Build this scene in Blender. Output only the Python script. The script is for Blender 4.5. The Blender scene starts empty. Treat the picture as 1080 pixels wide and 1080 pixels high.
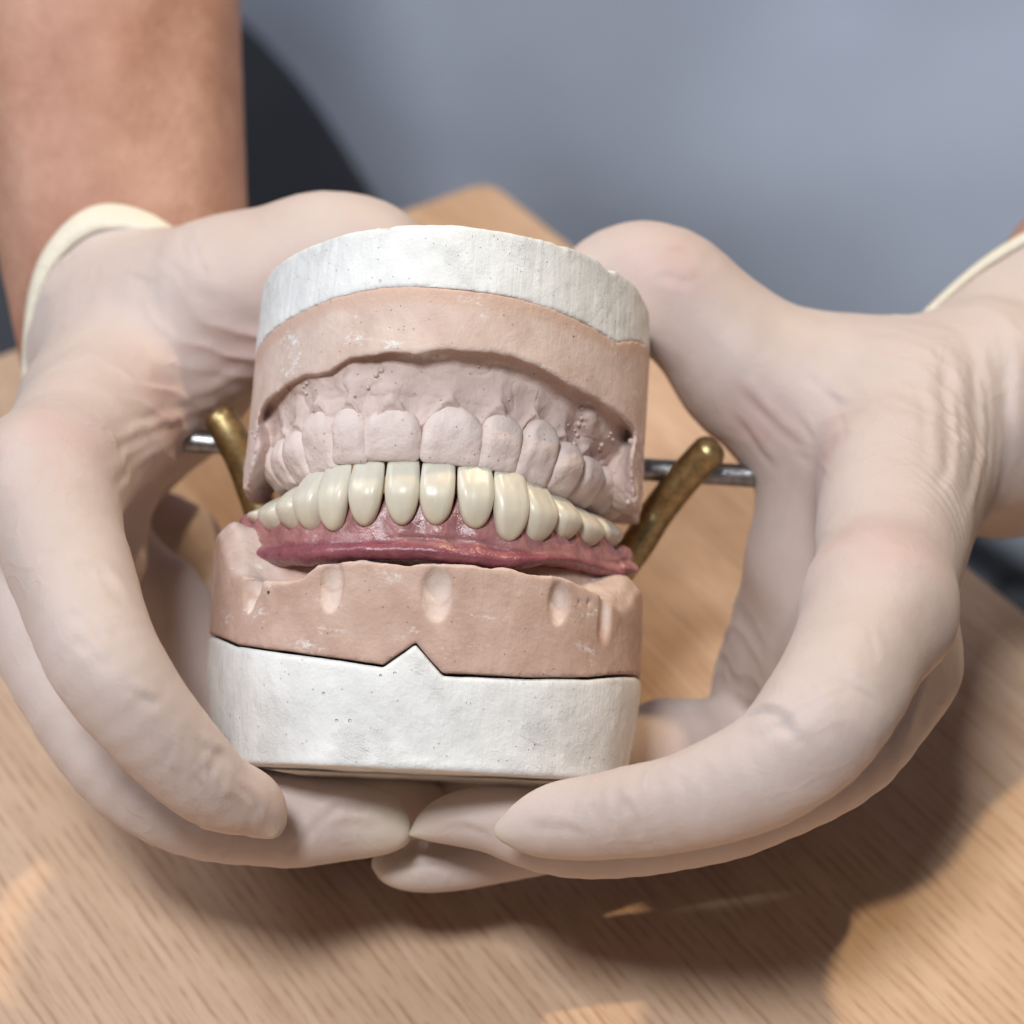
import bpy, math, random
import numpy as np
from mathutils import Vector, Matrix
random.seed(7); np.random.seed(7)
C = bpy.context.scene.collection
R = math.radians
f32 = np.float32

# ------------------------------------------------------------------ frames (author space: millimetres)
FPX, DIST, H, PITCH = 3060.0, 450.0, 90.0, 40.0
sp, cp = math.sin(R(PITCH)), math.cos(R(PITCH))
RT = np.array([1., 0, 0]); UP = np.array([0., sp, cp]); BK = np.array([0., -cp, sp])
VIEW = np.stack([RT, UP, BK], axis=1)               # columns: view-aligned author axes in world
ORG = np.array([0., 0., H])
CAM = ORG + DIST * BK

def sc_(Z): return FPX / (DIST - Z)
def J(px, py, Z=0., rpx=None):
    """author point at a depth plane; optional radius in pixels -> mm"""
    s = sc_(Z); p = np.array([(px - 540) / s, (540 - py) / s, Z])
    return p if rpx is None else (p, rpx / s)
def V2W(p): return ORG + VIEW @ np.asarray(p, float)
def W2V(p): return VIEW.T @ (np.asarray(p, float) - ORG)
def on_plane(px, py, z=0.):
    d = V2W(J(px, py, 0)) - CAM
    t = (z - CAM[2]) / d[2]
    return CAM + t * d

class Frame:
    """rigid local frame inside author space"""
    def __init__(s, origin, tilt, roll, yaw=0.):
        up = np.array([0, math.cos(R(tilt)), -math.sin(R(tilt))])
        x = np.array([1., 0, 0])
        Rr = np.array(Matrix.Rotation(R(-roll), 3, 'Z'))
        Ry = np.array(Matrix.Rotation(R(yaw), 3, 'Y'))
        M = np.stack([x, up, np.cross(x, up)], axis=1)
        s.M = Rr @ M @ Ry; s.o = np.asarray(origin, float)
    def toV(s, p): return s.o + s.M @ np.asarray(p, float)
    def fromV(s, p): return s.M.T @ (np.asarray(p, float) - s.o)
    def px(s, px, py, Z): return s.fromV(J(px, py, Z))
    def on_front(s, px, py, zf, it=6):
        """local x,y where the pixel ray meets the surface z = zf(x)"""
        c = s.fromV([0, 0, DIST]); q = s.fromV(J(px, py, 0)); d = q - c
        z = 0.
        for _ in range(it):
            t = (z - c[2]) / d[2]; p = c + t * d; z = .5 * z + .5 * float(zf(p[0]))
        return p[0], p[1]
    def world(s):
        M = Matrix.Identity(4); A = VIEW @ s.M; o = V2W(s.o) / 1000
        for i in range(3):
            for j in range(3): M[i][j] = A[i, j]
            M[i][3] = o[i]
        return M

# ------------------------------------------------------------------ numpy field sculpting
def grid(lo, hi, h):
    ax = [np.arange(lo[i], hi[i] + h, h, dtype=f32) for i in range(3)]
    return ax, np.meshgrid(*ax, indexing='ij', sparse=True)

def smin(a, b, k):
    h = np.maximum(k - np.abs(a - b), 0) / k
    return np.minimum(a, b) - h * h * k * .25
def smax(a, b, k): return -smin(-a, -b, k)

def capsule(G, a, b, ra, rb):
    X, Y, Z = G; a = np.asarray(a, float); b = np.asarray(b, float); ab = b - a; L = float(ab @ ab) + 1e-9
    t = ((X - f32(a[0])) * f32(ab[0]) + (Y - f32(a[1])) * f32(ab[1]) + (Z - f32(a[2])) * f32(ab[2])) / f32(L)
    t = np.clip(t, 0, 1)
    dx = X - (f32(a[0]) + t * f32(ab[0])); dy = Y - (f32(a[1]) + t * f32(ab[1])); dz = Z - (f32(a[2]) + t * f32(ab[2]))
    return np.sqrt(dx * dx + dy * dy + dz * dz) - (f32(ra) + t * f32(rb - ra))
def ellipsoid(G, c, r):
    X, Y, Z = G
    q = np.sqrt(((X - f32(c[0])) / f32(r[0])) ** 2 + ((Y - f32(c[1])) / f32(r[1])) ** 2 + ((Z - f32(c[2])) / f32(r[2])) ** 2)
    return (q - 1) * f32(min(r))
def spline(pts, m=10):
    P = [np.array(p, float) for p in pts]; P = [2 * P[0] - P[1]] + P + [2 * P[-1] - P[-2]]; out = []
    for i in range(1, len(P) - 2):
        for k in range(m):
            t = k / m; a, b, c, d = P[i - 1:i + 3]
            out.append(.5 * ((2 * b) + (c - a) * t + (2 * a - 5 * b + 4 * c - d) * t * t + (3 * b - a - 3 * c + d) * t ** 3))
    out.append(P[-2]); return out
def chain(G, pts, k=2.5):
    d = None
    if k < 8:
        q = spline([np.r_[p, r_] for p, r_ in pts], 4); pts = [(a[:3], max(a[3], .3)) for a in q]; k = .3
    if k > 5:
        for (a, ra), (b, rb) in zip(pts[:-1], pts[1:]):
            c = capsule(G, a, b, ra, rb); d = c if d is None else smin(d, c, k)
        return d
    axs = [G[0][:, 0, 0], G[1][0, :, 0], G[2][0, 0, :]]
    d = np.full([len(q) for q in axs], 40., f32)
    for (a, ra), (b, rb) in zip(pts[:-1], pts[1:]):
        m = max(ra, rb) + 14; sl = []
        for i in range(3):
            lo_, hi_ = min(a[i], b[i]) - m, max(a[i], b[i]) + m
            sl.append(slice(int(np.searchsorted(axs[i], lo_)), max(int(np.searchsorted(axs[i], hi_)), 0)))
        if any(q.stop <= q.start for q in sl): continue
        g = (G[0][sl[0]], G[1][:, sl[1]], G[2][:, :, sl[2]])
        c = capsule(g, a, b, ra, rb); sub = d[tuple(sl)]; d[tuple(sl)] = smin(sub, c, k)
    return d
def relax(v, F, n):
    e = np.concatenate([F[:, [0, 1]], F[:, [1, 2]], F[:, [2, 3]], F[:, [3, 0]]]); N = len(v)
    cnt = np.bincount(e[:, 0], minlength=N) + np.bincount(e[:, 1], minlength=N)
    for it in range(n):
        for lam in (.6, -.62):
            m = np.stack([np.bincount(e[:, 0], v[e[:, 1], k], N) + np.bincount(e[:, 1], v[e[:, 0], k], N) for k in range(3)], 1) / cnt[:, None]
            v = v + lam * (m - v)
    return v

def surface_nets(D, lo, h):
    D = np.ascontiguousarray(D, dtype=f32)
    D[0] = D[-1] = 9; D[:, 0] = D[:, -1] = 9; D[:, :, 0] = D[:, :, -1] = 9
    ins = D < 0
    n = np.array(D.shape) - 1
    cnt = np.zeros(n, np.int8); 
    for i in (0, 1):
        for j in (0, 1):
            for k in (0, 1): cnt += ins[i:i + n[0], j:j + n[1], k:k + n[2]]
    act = np.argwhere((cnt > 0) & (cnt < 8)); I, Jx, K = act.T
    idx = -np.ones(n, np.int32); idx[I, Jx, K] = np.arange(len(act))
    acc = np.zeros((len(act), 3)); num = np.zeros(len(act))
    corners = [(i, j, k) for i in (0, 1) for j in (0, 1) for k in (0, 1)]
    for a in corners:
        for ax in range(3):
            if a[ax]: continue
            b = list(a); b[ax] = 1
            da = D[I + a[0], Jx + a[1], K + a[2]]; db = D[I + b[0], Jx + b[1], K + b[2]]
            m = (da < 0) != (db < 0)
            t = np.where(m, da / np.where(da == db, 1, da - db), 0)
            p = np.tile(np.array(a, float), (len(act), 1)); p[:, ax] += t
            acc[m] += p[m]; num[m] += 1
    v = (act + acc / num[:, None]) * h + np.asarray(lo)
    F = []
    for ax in range(3):
        s0 = [slice(None)] * 3; s1 = [slice(None)] * 3; s0[ax] = slice(0, -1); s1[ax] = slice(1, None)
        A = ins[tuple(s0)]; B = ins[tuple(s1)]
        e = np.argwhere(A != B); u, w = (ax + 1) % 3, (ax + 2) % 3
        e = e[(e[:, u] > 0) & (e[:, w] > 0)]
        q = []
        for du, dw in ((-1, -1), (0, -1), (0, 0), (-1, 0)):
            c = e.copy(); c[:, u] += du; c[:, w] += dw; q.append(idx[c[:, 0], c[:, 1], c[:, 2]])
        q = np.stack(q, 1); fl = ~A[e[:, 0], e[:, 1], e[:, 2]]
        q[fl] = q[fl][:, ::-1]; F.append(q[(q >= 0).all(1)])
    return v, np.concatenate(F)

_perm = np.random.RandomState(3).rand(64, 64, 64).astype(f32)
def vnoise(P):
    P = np.asarray(P); i = np.floor(P).astype(int); f = P - i; f = f * f * (3 - 2 * f)
    r = 0
    for a in (0, 1):
        for b in (0, 1):
            for c in (0, 1):
                w = (f[:, 0] if a else 1 - f[:, 0]) * (f[:, 1] if b else 1 - f[:, 1]) * (f[:, 2] if c else 1 - f[:, 2])
                r = r + w * _perm[(i[:, 0] + a) & 63, (i[:, 1] + b) & 63, (i[:, 2] + c) & 63]
    return r * 2 - 1
def fbm(P, s, o=3):
    r = 0; a = 1
    for k in range(o): r = r + a * vnoise(P / s + 17.3 * k); s *= .5; a *= .5
    return r
def normals(v, F):
    n = np.cross(v[F[:, 2]] - v[F[:, 0]], v[F[:, 3 % F.shape[1]]] - v[F[:, 1]]) if F.shape[1] == 4 else np.cross(v[F[:, 1]] - v[F[:, 0]], v[F[:, 2]] - v[F[:, 0]])
    N = np.zeros_like(v)
    for k in range(F.shape[1]):
        for a in range(3): N[:, a] += np.bincount(F[:, k], n[:, a], len(v))
    return N / (np.linalg.norm(N, axis=1)[:, None] + 1e-12)
def seg_s(a, b, x):
    t = np.clip((x - a) / (b - a), 0, 1); return t * t * (3 - 2 * t)

# ------------------------------------------------------------------ linking
def mesh_obj(name, v, F, mat, parent=None, attrs=None, smooth=True):
    """v in mm, in the parent's local axes (or world when no parent)"""
    me = bpy.data.meshes.new(name)
    v = np.asarray(v, float) / 1000
    if isinstance(F, np.ndarray):
        me.vertices.add(len(v)); me.vertices.foreach_set('co', v.astype(f32).ravel())
        k = F.shape[1]
        me.loops.add(F.size); me.loops.foreach_set('vertex_index', F.ravel().astype(np.int32))
        me.polygons.add(len(F)); me.polygons.foreach_set('loop_start', np.arange(0, F.size, k, dtype=np.int32))
        me.polygons.foreach_set('loop_total', np.full(len(F), k, np.int32))
        me.update(calc_edges=True)
    else:
        me.from_pydata([tuple(p) for p in v], [], F)
    me.validate()
    if smooth: me.polygons.foreach_set('use_smooth', [True] * len(me.polygons))
    for nme, arr in (attrs or {}).items():
        at = me.attributes.new(nme, 'FLOAT', 'POINT'); at.data.foreach_set('value', np.asarray(arr, f32))
    me.materials.append(mat)
    o = bpy.data.objects.new(name, me); C.objects.link(o)
    if parent is not None: o.parent = parent
    return o
def empty(name, mw, label, cat, group=None):
    o = bpy.data.objects.new(name, None); C.objects.link(o); o.empty_display_size = .01
    o.matrix_world = mw; o['label'] = label; o['category'] = cat
    if group: o['group'] = group
    return o
def tw(v):  # author array -> world mm
    return ORG + np.asarray(v) @ VIEW.T

# ------------------------------------------------------------------ materials
class NT:
    def __init__(s, name):
        s.m = bpy.data.materials.new(name); s.m.use_nodes = True; s.t = s.m.node_tree; s.n = s.t.nodes
        s.b = s.n['Principled BSDF']
        tc = s.n.new('ShaderNodeTexCoord'); mu = s.n.new('ShaderNodeVectorMath'); mu.operation = 'SCALE'
        mu.inputs['Scale'].default_value = 1000; s.l(tc.outputs['Object'], mu.inputs[0]); s.co = mu.outputs[0]
    def l(s, a, b): s.t.links.new(a, b)
    def map(s, scale=(1, 1, 1), rot=(0, 0, 0), src=None):
        m = s.n.new('ShaderNodeMapping'); m.inputs['Scale'].default_value = scale; m.inputs['Rotation'].default_value = rot
        s.l(src or s.co, m.inputs[0]); return m.outputs[0]
    def noise(s, sc, det=4, rough=.55, co=None, dist=0):
        n = s.n.new('ShaderNodeTexNoise'); n.inputs['Scale'].default_value = sc; n.inputs['Detail'].default_value = det
        n.inputs['Roughness'].default_value = rough; n.inputs['Distortion'].default_value = dist
        s.l(co or s.co, n.inputs['Vector']); return n.outputs[0]
    def vor(s, sc, co=None, rand=1):
        n = s.n.new('ShaderNodeTexVoronoi'); n.inputs['Scale'].default_value = sc; n.inputs['Randomness'].default_value = rand
        s.l(co or s.co, n.inputs['Vector']); return n.outputs['Distance'], n.outputs['Color']
    def ramp(s, src, a, b, lo=0., hi=1.):
        n = s.n.new('ShaderNodeMapRange'); n.inputs[1].default_value = a; n.inputs[2].default_value = b
        n.inputs[3].default_value = lo; n.inputs[4].default_value = hi; s.l(src, n.inputs[0]); return n.outputs[0]
    def math(s, op, a, b=None):
        n = s.n.new('ShaderNodeMath'); n.operation = op
        for i, q in enumerate((a, b)):
            if q is None: continue
            if isinstance(q, (int, float)): n.inputs[i].default_value = q
            else: s.l(q, n.inputs[i])
        return n.outputs[0]
    def mix(s, fac, a, b):
        n = s.n.new('ShaderNodeMix'); n.data_type = 'RGBA'
        for i, q in ((0, fac), (6, a), (7, b)):
            if isinstance(q, (tuple, list)): n.inputs[i].default_value = (*q, 1) if len(q) == 3 else q
            elif isinstance(q, (int, float)): n.inputs[i].default_value = q
            else: s.l(q, n.inputs[i])
        return n.outputs[2]
    def attr(s, name):
        n = s.n.new('ShaderNodeAttribute'); n.attribute_name = name; return n.outputs['Fac']
    def sep(s):
        n = s.n.new('ShaderNodeSeparateXYZ'); s.l(s.co, n.inputs[0]); return n.outputs
    def bump(s, h, dist, strength=1., prev=None):
        n = s.n.new('ShaderNodeBump'); n.inputs['Distance'].default_value = dist / 1000; n.inputs['Strength'].default_value = strength
        s.l(h, n.inputs['Height'])
        if prev: s.l(prev, n.inputs['Normal'])
        return n.outputs[0]
    def out(s, col, rough=.6, nrm=None, **kw):
        if isinstance(col, tuple): s.b.inputs['Base Color'].default_value = (*col, 1)
        else: s.l(col, s.b.inputs['Base Color'])
        if isinstance(rough, float): s.b.inputs['Roughness'].default_value = rough
        else: s.l(rough, s.b.inputs['Roughness'])
        if nrm: s.l(nrm, s.b.inputs['Normal'])
        for k, v in kw.items():
            s.b.inputs[k.replace('_', ' ')].default_value = v
        return s.m

def pits(t, sc, thr, size, co=None):
    """sparse round holes: 1 inside"""
    d, c = t.vor(sc, co)
    g = t.n.new('ShaderNodeSeparateColor'); t.l(c, g.inputs[0])
    keep = t.math('GREATER_THAN', g.outputs[0], thr)
    return t.math('MULTIPLY', t.ramp(d, size, size * .6), keep)

def mat_plaster():
    t = NT('white_plaster')
    fine = t.noise(1.6, 5, .7); med = t.noise(.18, 4)
    stri = t.noise(1., 3, .6, t.map((1.5, .05, 1.5)))
    scr = t.noise(1., 1, .4, t.map((.12, 2.4, .12), src=t.map((1, 1, 1), (0, 0, R(24)))))
    scr = t.math('MULTIPLY', t.ramp(scr, .70, .76), t.ramp(t.noise(.12, 2), .56, .66))
    p1 = pits(t, .16, .84, .075); p2 = pits(t, .45, .9, .12); p3 = pits(t, 1.5, .93, .2)
    pit = t.math('MAXIMUM', p1, t.math('MAXIMUM', p2, p3)); rgh = t.math('MULTIPLY', t.ramp(t.noise(.11, 3), .48, .62), t.noise(2.6, 4, .8))
    col = t.mix(t.ramp(med, .35, .7), (.74, .735, .72), (.84, .835, .82))
    col = t.mix(t.math('MULTIPLY', p1, .45), col, (.2, .18, .17))
    cr = t.ramp(t.math('ABSOLUTE', t.math('SUBTRACT', t.noise(.22, 5, .6), .5)), .012, .0); cr = t.math('MULTIPLY', cr, t.ramp(t.noise(.15, 2), .54, .62)); col = t.mix(t.math('MULTIPLY', cr, .14), col, (.45, .42, .4))
    dirt = t.ramp(t.noise(.28, 3, .6), .68, .76); col = t.mix(t.math('MULTIPLY', dirt, .18), col, (.62, .40, .36))
    h = t.math('ADD', t.math('MULTIPLY', fine, .4), t.math('MULTIPLY', stri, .40)); h = t.math('ADD', h, t.math('MULTIPLY', rgh, .9))
    n = t.bump(h, .26); n = t.bump(t.math('ADD', pit, t.math('MULTIPLY', scr, .35)), -.3, 1., n)
    n = t.bump(t.noise(.35, 3), .5, .5, n)
    return t.out(col, .75, n, Specular_IOR_Level=.3)

def mat_stone(name, c1, c2, chalk=.5, tint=False, tcol=(.68, .50, .42), band=None):
    t = NT(name)
    med = t.noise(.13, 5, .6); fine = t.noise(1.8, 5, .75)
    stri = t.noise(1., 3, .6, t.map((1.8, .08, 1.8)))
    col = t.mix(t.ramp(med, .36, .66), c1, c2)
    sm = t.noise(.16, 6, .75, t.map((.45, 1.2, .6), (0, 0, R(8)))); sm2 = t.noise(.9, 4, .7)
    if band: col = t.mix(t.math('MULTIPLY', t.attr('band'), .8), col, band)
    ch = t.math('MULTIPLY', t.ramp(sm, .565, .64), t.ramp(sm2, .42, .58))
    col = t.mix(t.math('MULTIPLY', ch, chalk), col, (.82, .80, .78))
    col = t.mix(t.math('MULTIPLY', t.ramp(t.noise(2.6, 3, .8), .6, .75), .22), col, (.85, .75, .7))
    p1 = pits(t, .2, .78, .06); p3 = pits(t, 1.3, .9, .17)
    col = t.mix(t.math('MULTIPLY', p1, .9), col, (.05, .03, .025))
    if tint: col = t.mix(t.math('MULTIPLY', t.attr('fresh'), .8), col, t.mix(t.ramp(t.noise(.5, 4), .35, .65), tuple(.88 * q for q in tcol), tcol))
    h = t.math('ADD', t.math('MULTIPLY', fine, .5), t.math('MULTIPLY', stri, .25))
    n = t.bump(h, .2); n = t.bump(t.math('MAXIMUM', p1, p3), -.35, 1., n); n = t.bump(t.noise(.5, 3), .4, .5, n)
    return t.out(col, .72, n, Specular_IOR_Level=.3)

def mat_toothstone():
    t = NT('pale_dental_stone')
    col = t.mix(t.ramp(t.noise(.25, 4), .35, .7), (.71, .575, .53), (.79, .66, .61))
    p1 = pits(t, .35, .8, .1); p3 = pits(t, 1.3, .85, .2)
    col = t.mix(t.math('MULTIPLY', p1, .5), col, (.3, .2, .17))
    n = t.bump(t.noise(1.6, 5, .7), .14); n = t.bump(t.math('MAXIMUM', p1, p3), -.3, 1., n); n = t.bump(t.noise(.45, 2), .6, .5, n)
    return t.out(col, .7, n, Specular_IOR_Level=.3)

def mat_enamel():
    t = NT('ivory_acrylic_tooth')
    y = t.attr('cerv')
    col = t.mix(t.ramp(y, 0., .35), (.625, .585, .50), (.675, .62, .515)); col = t.mix(t.ramp(y, .5, 1.), col, (.65, .55, .40))
    oi = t.n.new('ShaderNodeObjectInfo'); col = t.mix(t.math('MULTIPLY', oi.outputs['Random'], .35), col, (.60, .55, .43))
    col = t.mix(t.ramp(t.noise(.5, 3, .5, t.map((2.2, .35, 1))), .45, .7, 0, .22), col, (.74, .71, .63))
    n = t.bump(t.noise(.7, 1, .4, t.map((1.2, .25, 1))), .14, .6)
    return t.out(col, .33, n, Specular_IOR_Level=.5, Subsurface_Weight=.3, Subsurface_Scale=.0012)

def mat_gum():
    t = NT('pink_acrylic')
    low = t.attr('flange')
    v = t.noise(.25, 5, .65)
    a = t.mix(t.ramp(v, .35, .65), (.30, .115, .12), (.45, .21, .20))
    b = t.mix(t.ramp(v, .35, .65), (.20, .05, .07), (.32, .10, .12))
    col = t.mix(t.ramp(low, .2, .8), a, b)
    # short fibres and polishing smears
    fb = t.ramp(t.noise(1., 2, .5, t.map((.5, 3.5, 1), (0, 0, R(12)))), .68, .76)
    col = t.mix(t.math('MULTIPLY', fb, .3), col, (.7, .45, .45))
    n = t.bump(t.noise(.7, 4, .6), .35, .8)
    n = t.bump(t.noise(4, 2, .6), .05, .8, n)
    rg = t.ramp(t.noise(.35, 4), .35, .7, .18, .42)
    return t.out(col, rg, n, Specular_IOR_Level=.5, Subsurface_Weight=.2, Subsurface_Scale=.0012, Subsurface_Radius=(1, .3, .3), Coat_Weight=.12, Coat_Roughness=.25)

def mat_glove():
    t = NT('cream_latex')
    m = t.noise(.035, 4, .6)
    col = t.mix(t.ramp(m, .35, .65), (.56, .45, .405), (.615, .51, .47))
    rd = t.attr('flush'); col = t.mix(t.math('MULTIPLY', rd, .55), col, (.56, .36, .34))
    col = t.mix(t.math('MULTIPLY', t.attr('thick'), .7), col, (.66, .585, .48))
    smg = t.math('MULTIPLY', t.attr('smudge'), t.ramp(t.noise(.5, 6, .8), .48, .66))
    col = t.mix(t.math('MULTIPLY', smg, .5), col, (.26, .2, .2))
    n = t.bump(t.noise(1.6, 5, .75), .14, .7)
    rg = t.math('ABSOLUTE', t.math('SUBTRACT', t.noise(.09, 2, .5, None, .8), .5)); wr = t.ramp(rg, .06, .0); wr = t.math('MULTIPLY', wr, t.ramp(t.noise(.05, 2), .45, .62)); n = t.bump(wr, .35, .22, n)
    n = t.bump(t.noise(.12, 3, .5), 1.0, .35, n)
    return t.out(col, .5, n, Specular_IOR_Level=.35, Subsurface_Weight=.25, Subsurface_Scale=.003, Subsurface_Radius=(1, .6, .45), Sheen_Weight=.1)
def mat_cuff():
    t = NT('rolled_latex_edge')
    return t.out((.74, .675, .55), .5, t.bump(t.noise(.5, 3), .3), Subsurface_Weight=.2, Subsurface_Scale=.003)

def mat_skin():
    t = NT('forearm_skin')
    col = t.mix(t.ramp(t.noise(.03, 5, .65), .35, .65), (.40, .19, .125), (.56, .32, .235))
    col = t.mix(t.ramp(t.noise(.09, 4), .55, .75, 0, .4), col, (.34, .16, .11))
    return t.out(col, .5, t.bump(t.noise(.25, 6, .75), 1.6, .6), Subsurface_Weight=.2, Subsurface_Scale=.004, Subsurface_Radius=(1, .35, .2))

def mat_cloth(name, c, sc=.5):
    t = NT(name)
    col = t.mix(t.ramp(t.noise(.01, 3), .4, .65), tuple(.9 * q for q in c), c)
    return t.out(col, .9, t.bump(t.noise(2.5, 3, .7), .4, .5), Sheen_Weight=.15)

def mat_metal(name, c, rough, bumpy):
    t = NT(name)
    col = t.mix(t.ramp(t.noise(.5, 6, .75), .42, .6), c, tuple(.62 * q for q in c))
    return t.out(col, rough, t.bump(t.noise(1.2, 5, .7), bumpy), Metallic=1.0)

def mat_wood(ang):
    t = NT('beech_laminate')
    base = t.map((1, 1, 1), (0, 0, -ang))
    # broken dark pores in lines along the grain (x after rotation)
    wob = t.noise(.03, 2, .5, base)
    def lines(sy, sx, a, b, det=3):
        return t.ramp(t.noise(1., det, .6, t.map((sx, sy, 1), src=base), .0), a, b)
    l1 = lines(.42, .035, .50, .66); l2 = lines(.95, .05, .52, .70); l3 = lines(.16, .008, .40, .7)
    fle = lines(1.6, .22, .5, .72, 4)
    wv = t.n.new('ShaderNodeTexWave'); wv.wave_type = 'BANDS'; wv.bands_direction = 'Y'; wv.inputs['Scale'].default_value = .15
    wv.inputs['Distortion'].default_value = 2.2; wv.inputs['Detail'].default_value = 2; wv.inputs['Detail Scale'].default_value = .6
    t.l(t.map((.5, 1, 1), src=base), wv.inputs['Vector'])
    band = t.math('MULTIPLY', t.ramp(wv.outputs['Fac'], .45, 1.), t.ramp(t.noise(1., 3, .6, t.map((.10, .26, 1), src=base)), .42, .6))
    col = t.mix(l3, (.575, .385, .26), (.655, .465, .33))
    col = t.mix(t.math('MULTIPLY', band, .62), col, (.38, .21, .135))
    col = t.mix(t.math('MULTIPLY', l1, .16), col, (.40, .22, .14))
    col = t.mix(t.math('MULTIPLY', l2, .34), col, (.36, .19, .11))
    col = t.mix(t.math('MULTIPLY', fle, .2), col, (.78, .55, .36))
    return t.out(col, .42, t.bump(l2, -.08, .4), Specular_IOR_Level=.35)

M_PL = mat_plaster()
M_ST = mat_stone('pink_dental_stone', (.46, .30, .235), (.59, .415, .34), .6, True, (.80, .66, .585))
M_STU = mat_stone('light_pink_dental_stone', (.60, .44, .37), (.71, .555, .485), .95, True, (.68, .535, .49), (.62, .42, .33))
M_TS = mat_toothstone(); M_EN = mat_enamel(); M_GU = mat_gum(); M_GL = mat_glove(); M_CU = mat_cuff()
M_SK = mat_skin(); M_SH = mat_cloth('grey_blue_cotton', (.51, .55, .65)); M_TR = mat_cloth('charcoal_cotton', (.055, .058, .07))
M_BR = mat_metal('worn_brass', (.50, .37, .18), .42, .03); M_SS = mat_metal('dull_steel', (.42, .42, .43), .3, .1)

# ================================================================== SETTING
c0 = on_plane(517, 186); c1 = on_plane(0, 371); c2 = on_plane(1080, 640)
dl = (c1 - c0) / np.linalg.norm(c1 - c0); dr = (c2 - c0) / np.linalg.norm(c2 - c0)
g0 = on_plane(200, 850); g1 = on_plane(317, 1000); gd = g1 - g0
def build_table():
    r = 7; corner = []
    half = math.acos(float(dl @ dr)) / 2; L = r / math.tan(half)
    p0 = c0 + dl * L; p1 = c0 + dr * L; ctr = c0 + (dl + dr) / np.linalg.norm(dl + dr) * r / math.sin(half)
    for i in range(13):
        q = p0 + (p1 - p0) * i / 12 - ctr; q = q / np.linalg.norm(q) * r + ctr; corner.append(q)
    A = c0 + dl * 800; B = c0 + dr * 1100
    poly = [A] + corner + [B, B + dl * 800]
    poly = np.array(poly)[:, :2]; n = len(poly)
    ins = []  # chamfered edge
    cen = poly.mean(0)
    def ring(z, off):
        out = []
        for i in range(n):
            a, b, c = poly[i - 1], poly[i], poly[(i + 1) % n]
            t1 = (b - a) / np.linalg.norm(b - a); t2 = (c - b) / np.linalg.norm(c - b)
            m = np.array([-(t1 + t2)[1], (t1 + t2)[0]]); m /= np.linalg.norm(m)
            if m @ (cen - b) < 0: m = -m
            out.append([*(b + m * off), z])
        return out
    base = np.array([0, 0, -24.])
    root = empty('table', Matrix.Identity(4), 'pale beech wood tabletop with a rounded corner, under the gloved hands', 'table')
    v = ring(0, 1.5) + ring(-1.5, 0)
    F = [list(range(n))] + [[i, n + i, n + (i + 1) % n, (i + 1) % n] for i in range(n)]
    mw = mat_wood(math.atan2(gd[1], gd[0]))
    top = mesh_obj('tabletop', v, F, mw, root, smooth=False)
    v = ring(-1.6, .0) + ring(-24, .0) + ring(-25, 2.)
    F = [[k * n + i, (k + 1) * n + i, (k + 1) * n + (i + 1) % n, k * n + (i + 1) % n] for k in (0, 1) for i in range(n)] + [list(range(2 * n, 3 * n))[::-1], list(range(n))]
    mesh_obj('edge_band', v, F, mw, root, smooth=False)
build_table()
def plane(name, z, s, mat):
    o = mesh_obj(name, [[-s, -s, z], [s, -s, z], [s, s, z], [-s, s, z]], [[0, 1, 2, 3]], mat, smooth=False)
    o['kind'] = 'structure'
plane('floor', -740, 4000, mat_cloth('dark_floor', (.06, .055, .055)))

# ================================================================== LOWER CAST
LO = Frame(J(443, 812, 3.5), 7.0, 2.6)
lx = np.array([-37.8, -37.4, -35.2, -31.0, -23, -12, 0, 12, 22, 29.5, 33.2, 35.2, 35.6])
lz = np.array([-60, -34, -22, -12.5, -5.5, -1.4, 0, -1.4, -5.5, -12.5, -22, -34, -60.])
def zlow(x): return np.interp(x, lx, lz)
def smooth_poly(x, z, n=200):
    # Chaikin
    p = np.stack([x, z], 1)
    for _ in range(3):
        q = .75 * p[:-1] + .25 * p[1:]; r = .25 * p[:-1] + .75 * p[1:]
        m = np.empty((2 * len(q), 2)); m[0::2] = q; m[1::2] = r; p = np.concatenate([p[:1], m, p[-1:]])
    return p
def sd_poly(X, Z, P):
    """signed distance (negative inside) on a 2-D sparse grid; X (nx,1,1) Z (1,1,nz) -> (nx,1,nz)"""
    x = X[:, 0, 0][:, None].astype(float); z = Z[0, 0, :][None, :].astype(float)
    d = np.full((x.shape[0], z.shape[1]), 1e9); s = np.ones_like(d)
    n = len(P)
    for i in range(n):
        a, b = P[i], P[(i + 1) % n]; e = b - a; wx = x - a[0]; wz = z - a[1]
        t = np.clip((wx * e[0] + wz * e[1]) / (e @ e + 1e-12), 0, 1)
        d = np.minimum(d, (wx - t * e[0]) ** 2 + (wz - t * e[1]) ** 2)
        c1_ = z >= a[1]; c2_ = z < b[1]; c3 = e[0] * wz > e[1] * wx
        fl = (c1_ & c2_ & c3) | (~c1_ & ~c2_ & ~c3); s = np.where(fl, -s, s)
    return (s * np.sqrt(d)).astype(f32)[:, None, :]
PL = smooth_poly(lx, lz)

def fpts(fr, pts, zf): return np.array([fr.on_front(*p, zf) for p in pts])
def interp_pts(a, x): 
    a = a[np.argsort(a[:, 0])]; return np.interp(x, a[:, 0], a[:, 1]).astype(f32)

wp_low = fpts(LO, [(212, 667), (250, 680), (320, 690), (404, 702), (438, 678.5), (467, 711), (560, 715), (620, 715), (672, 711)], zlow)
rim_low = fpts(LO, [(216, 611), (226, 611), (240, 611), (262, 613), (300, 615), (320, 609), (336, 597), (352, 592.5), (430, 594), (500, 597),
                    (545, 600), (570, 606), (600, 612), (630, 622), (652, 631), (668, 634), (677, 636)], zlow)
print('lower wp', wp_low[[0, 4, -1]], 'rim', rim_low[[0, 8, -1]])

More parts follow.
